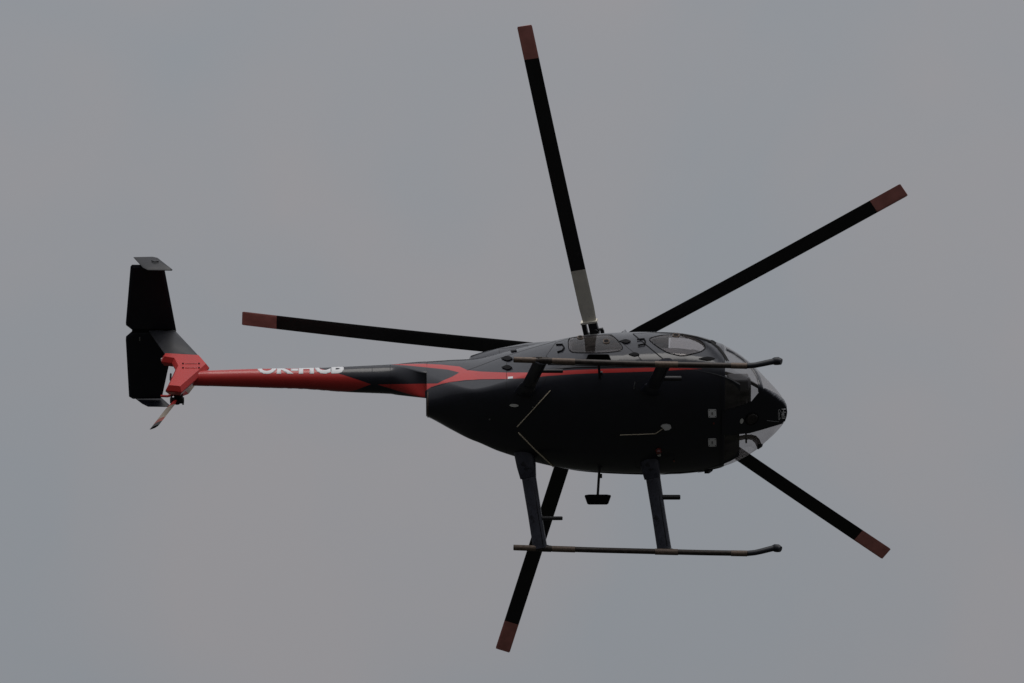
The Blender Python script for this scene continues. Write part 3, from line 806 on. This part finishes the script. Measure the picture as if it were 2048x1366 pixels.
def tail_blade(d):
    c = Vector((0, 1, 0)).cross(d).normalized(); tw = (c * .80 + Vector((0, 1, 0)) * .6).normalized()
    sec = lambda r_, w_: [d * r_ + tw * (w_ * a) + tw.cross(d) * (b * .012) for a, b in ((-.5, 0), (-.3, .7), (0, 1), (.3, .6), (.5, 0), (.3, -.6), (0, -1), (-.3, -.7))]
    for nm, a, b, m in (('blade_root', .07, .20, redp), ('blade_panel', .20, .50, trb), ('blade_band', .50, .60, redd), ('blade_end', .60, .69, blade_m)):
        w0, w1 = (.06, .15) if nm == 'blade_root' else (.15, .15)
        MB().loft([sec(a, w0), sec(b, w1)]).build(nm, m, tr)
tail_blade(td); tail_blade(-td)

# ------------------------------------------------------------------ main rotor
HUB = at(1195, 711, y=0)
ncam = Vector((.122, .443, -.888)).normalized()
nrot = (rL * ncam.x + uL * ncam.y - fL * ncam.z).normalized()   # cam z points at the viewer
RAD, CONE = 4.09, R(2.0)
ea = nrot.orthogonal().normalized(); eb = nrot.cross(ea)
def bdir(psi): return (ea * math.cos(psi) + eb * math.sin(psi)) * math.cos(CONE) + nrot * math.sin(CONE)
mr_ = bpy.data.objects.new('main_rotor', None); link(mr_, heli); mr_.location = HUB
hm = MB()
hm.tube([nrot * -.30, nrot * -.06], .05, 18); hm.tube([nrot * -.06, nrot * -.05, nrot * .05, nrot * .09], [.10, .17, .17, .06], 24)
hm.build('rotor_hub', darkmetal, mr_)
MB().tube([nrot * -.26, nrot * -.20], .17, 28).build('swashplate', darkmetal, mr_)
TIPS = [(1048, 50), (1799, 384), (1776, 1110), (1002, 1312), (487, 637)]
for bi, tip in enumerate(TIPS):
    best = None
    for i in range(3600):
        psi = 2 * math.pi * i / 3600; p = proj(HUB + bdir(psi) * RAD); h = proj(HUB)
        a = math.atan2(tip[1] - h[1], tip[0] - h[0]); b = math.atan2(p[1] - h[1], p[0] - h[0])
        dd = abs((a - b + math.pi) % (2 * math.pi) - math.pi)
        if best is None or dd < best[0]: best = (dd, psi, p)
    psi = best[1]; d = bdir(psi); print('TIP', tip, [round(v) for v in best[2]], round(math.degrees(psi)))
    lead = nrot.cross(d).normalized()        # advances counter-clockwise seen from above
    def sec(r_, ch, th=.12):
        tw = R(9 - 8 * r_ / RAD); c = lead * math.cos(tw) + nrot * math.sin(tw); t = c.cross(d).normalized()
        if t.dot(nrot) < 0: t = -t
        droop = nrot * (-0.035 * math.sin(math.pi * r_ / RAD))
        pr = [(.28, 0), (.25, .5), (.14, .95), (0, 1), (-.25, .75), (-.5, .38), (-.72, .04), (-.72, -.02), (-.5, -.15), (-.25, -.3), (0, -.42), (.14, -.45), (.25, -.3)]
        return [d * r_ + c * ((a + .22) * ch) + t * (b * ch * th * .55) + droop for a, b in pr]
    CH = .170
    bl = MB().loft([sec(r_, CH) for r_ in np.linspace(1.08, RAD - .40, 16)]).build('rotor_blade', blade_m, mr_, sharp=50,
        label=['topmost main blade with a beige root section', 'main blade reaching to the upper right', 'main blade reaching to the lower right', 'main blade passing below the fuselage', 'main blade stretching back over the tail boom'][bi])
    MB().loft([sec(r_, CH) for r_ in np.linspace(RAD - .40, RAD - .02, 4)] + [sec(RAD, CH * .93, .05)]).build('blade_tip', tip_m, bl, sharp=50)
    MB().loft([sec(.43, CH * .9, .2), sec(.6, CH, .14), sec(1.08, CH, .125)]).build('blade_root', sleeve_m if bi == 0 else blade_m, bl, sharp=50)
    gp = MB()   # grip: two lugs, pitch housing, damper
    gp.loft([[d * r_ + lead * a + nrot * b for a, b in ((-.05 * k, -.035), (.05 * k, -.035), (.05 * k, .035), (-.05 * k, .035))] for r_, k in ((.12, 1.3), (.17, .9), (.24, 1.1), (.28, 1.2))])
    gp.box(d * .345 + lead * -.075, .17, .05, .06, (d, lead, nrot)); gp.box(d * .345 + lead * .025, .17, .10, .06, (d, lead, nrot))
    gp.tube([d * .32 + nrot * -.06 + lead * .05, d * .32 + nrot * .06 + lead * .05], .022, 10)
    gp.tube([d * .14 + lead * .10, d * .30 + lead * .115], .024, 12)
    gp.box(d * .31 + lead * .085, .03, .09, .03, (d, lead, nrot))
    gp.build('blade_grip', darkmetal, bl)
    MB().box(d * .425 + lead * -.01, .022, .19, .075, (d, lead, nrot)).build('root_clamp', sleeve_m if bi == 0 else steel, bl)
    MB().tube([d * .30 + lead * .09 + nrot * -.01, d * .17 + lead * .10 + nrot * -.22], .012, 8).build('pitch_link', steel, bl)
    MB().tube([d * .30 + lead * .02, d * .43 + lead * .02], .008, 8).build('bonding_strap', white_m, bl)

# ------------------------------------------------------------------ landing gear
zsk = -1.19
def skid_side(sg):
    if sg > 0: pts = [(1027, 1094.8), (1104, 1097.4), (1200, 1100.3), (1310, 1103), (1400, 1105.2), (1495, 1106.8), (1510, 1105.2), (1522, 1102.6), (1536, 1099), (1548, 1096)]; cap = [(1546, 1096.6), (1549, 1096), (1556, 1096.6), (1561, 1098.5)]
    else: pts = [(1027, 719), (1104, 721.5), (1200, 725), (1298, 728), (1400, 730), (1495, 731.6), (1510, 730.4), (1522, 728), (1536, 725), (1548, 722.6)]; cap = [(1546, 723), (1549, 722.4), (1556, 722), (1563, 723.5)]
    y = at(1200, 1100.3 if sg > 0 else 725, z=zsk).y
    P = [at(*p, y=y) for p in pts]
    # smooth the toe
    sk = bpy.data.objects.new('skid', None); link(sk, heli); sk.location = P[0]
    o0 = P[0]; P = [p - o0 for p in P]
    MB().tube(P[:6], .031, 20).build('skid_tube', skid_m, sk)
    MB().tube(P[5:], [.031, .031, .032, .033, .034], 20).build('skid_toe', capm, sk)
    C = [at(*p, y=y) - o0 for p in cap]
    MB().tube(C, [.036, .044, .046, .034], 18).build('toe_cap', capm, sk)
    def lerp_at(px):
        for i in range(5):
            if pts[i][0] <= px <= pts[i + 1][0]:
                t = (px - pts[i][0]) / (pts[i + 1][0] - pts[i][0]); return P[i].lerp(P[i + 1], t)
    for a, b, m, r_ in ((1028, 1072, shoe_m, .0335), (1079, 1103, skid_m, .038), (1104, 1150, shoe_m, .0355), (1310, 1356, shoe_m, .0365), (1462, 1494, shoe_m, .035)):
        A_, B_ = lerp_at(a), lerp_at(b)
        # half shoe on the underside
        n_ = 18; rr = []
        for q in (A_, B_):
            ring = [q + Vector((0, r_ * math.cos(t), r_ * math.sin(t))) for t in [math.pi * (0.95 + 1.1 * i / n_) for i in range(n_ + 1)]]
            ring += [q + Vector((0, (r_ - .006) * math.cos(t), (r_ - .006) * math.sin(t))) for t in [math.pi * (2.05 - 1.1 * i / n_) for i in range(n_ + 1)]]
            rr.append(ring)
        MB().loft(rr).build('skid_shoe', m, sk)
        for q in (A_ + Vector((.02, 0, 0)), B_ - Vector((.02, 0, 0))):
            MB().tube([q + Vector((0, 0, .03)), q + Vector((0, 0, .042))], .009, 8).build('skid_bolt', darkmetal, sk)
    for a, w_ in ((1081, .2), (1329, .2)):
        q = lerp_at(a); MB().loft([[q + Vector((dx, ra * math.cos(t), ra * math.sin(t))) for t in [math.pi * (0.08 + .84 * i / 14) for i in range(15)]] + [q + Vector((dx, .029 * math.cos(t), .029 * math.sin(t))) for t in [math.pi * (0.92 - .84 * i / 14) for i in range(15)]]
            for dx, ra in ((-w_ / 2, .033), (-w_ / 2 + .02, .039), (w_ / 2 - .02, .039), (w_ / 2, .033))]).build('leg_saddle', leg_m, sk)
    # decal on the tube
    q = lerp_at(1080); MB().box(q + Vector((0, -.042, -.0)), .05, .004, .014).build('skid_decal', white_m if sg > 0 else skid_m, sk)
    # legs
    for (xa_, xb_, ztop, steps) in ((1052, 1080.5, -.483, (1086, 1125, .66)), (1300, 1327.5, -.5, (1326, 1360, .42))):
        foot = Vector((X(xb_), y, zsk + .03)); top = Vector((X(xa_), sg * .448, ztop))
        d = (foot - top).normalized()
        lg = bpy.data.objects.new('skid_leg', None); link(lg, heli); lg.location = top
        chord = Vector((1, 0, 0)) - d * d.x; chord.normalize(); tk = d.cross(chord).normalized()
        def fs(p, c, t):
            return [p + chord * (c * a) + tk * (t * b) for a, b in ((.5, 0), (.44, .3), (.3, .48), (.1, .5), (-.15, .42), (-.35, .22), (-.5, .03), (-.5, -.03), (-.35, -.22), (-.15, -.42), (.1, -.5), (.3, -.48), (.44, -.3))]
        L = (foot - top).length
        MB().loft([fs(d * (L * k), c, t) for k, c, t in ((.12, .165, .085), (.6, .155, .08), (.97, .16, .078), (1.0, .165, .076))]).build('leg_fairing', leg_m, lg, sharp=60)
        MB().loft([fs(d * (L * k) - chord * .008, c, t) for k, c, t in ((-.1, .235, .13), (.08, .215, .115), (.205, .182, .096), (.21, .176, .09))]).build('leg_cuff', leg_m, lg, sharp=60)
        # raised leading strip
        for side2 in (-1, 1):
            MB().tube([d * (L * .22) + chord * .035 + tk * .034 * side2, d * (L * .98) + chord * .035 + tk * .034 * side2], .007, 6).build('brake_line', gasket, lg)
        q0 = at(0 + steps[0], 0 + 700, y=y)   # x only
        k = steps[2]; p = d * (L * k)
        px0, px1 = X(steps[0]) - top.x, X(steps[1]) - top.x
        rad = .022 if steps[0] < 1200 else .028
        MB().tube([Vector((px0 - .05, p.y, p.z)), Vector((px1 - .012, p.y, p.z)), Vector((px1, p.y, p.z))], [rad, rad, rad * .8], 14).build('leg_step', darkmetal, lg)
    # passenger step: rod and plate
    plate_y = sg * .915; plate_z = (806 - 999 + 154.2 * .915) / 89.0
    pc = Vector((X(1195.5), plate_y, plate_z))
    ft = bpy.data.objects.new('passenger_step', None); link(ft, heli); ft.location = pc
    xd = Vector((1, 0, 0)); nn = Vector((0, sg * -.15, -1)).normalized(); dn = Vector((0, sg, -.15 )).normalized()
    out = [(-.143, -.053), (-.10, -.06), (.10, -.06), (.143, -.053), (.148, -.04), (.118, .05), (.10, .06), (-.10, .06), (-.118, .05), (-.148, -.04)]
    MB().plate([xd * a + dn * b for a, b in out], nn, .016, .006, .6).build('step_plate', gasket, ft)
    att = Vector((X(1199) - pc.x, sg * .56 - pc.y, -.44 - pc.z))
    MB().tube([att, Vector((.0, -sg * .05, .03)), Vector((0, -sg * .02, .008))], .015, 10).build('step_rod', darkmetal, ft)
    MB().box(att.lerp(Vector((0, 0, 0)), .30) + Vector((.02, 0, 0)), .03, .04, .03).build('step_bracket', darkmetal, ft)
skid_side(1); skid_side(-1)
print('TRIS', sum(len(o.data.polygons) for o in bpy.data.objects if o.type == 'MESH'))
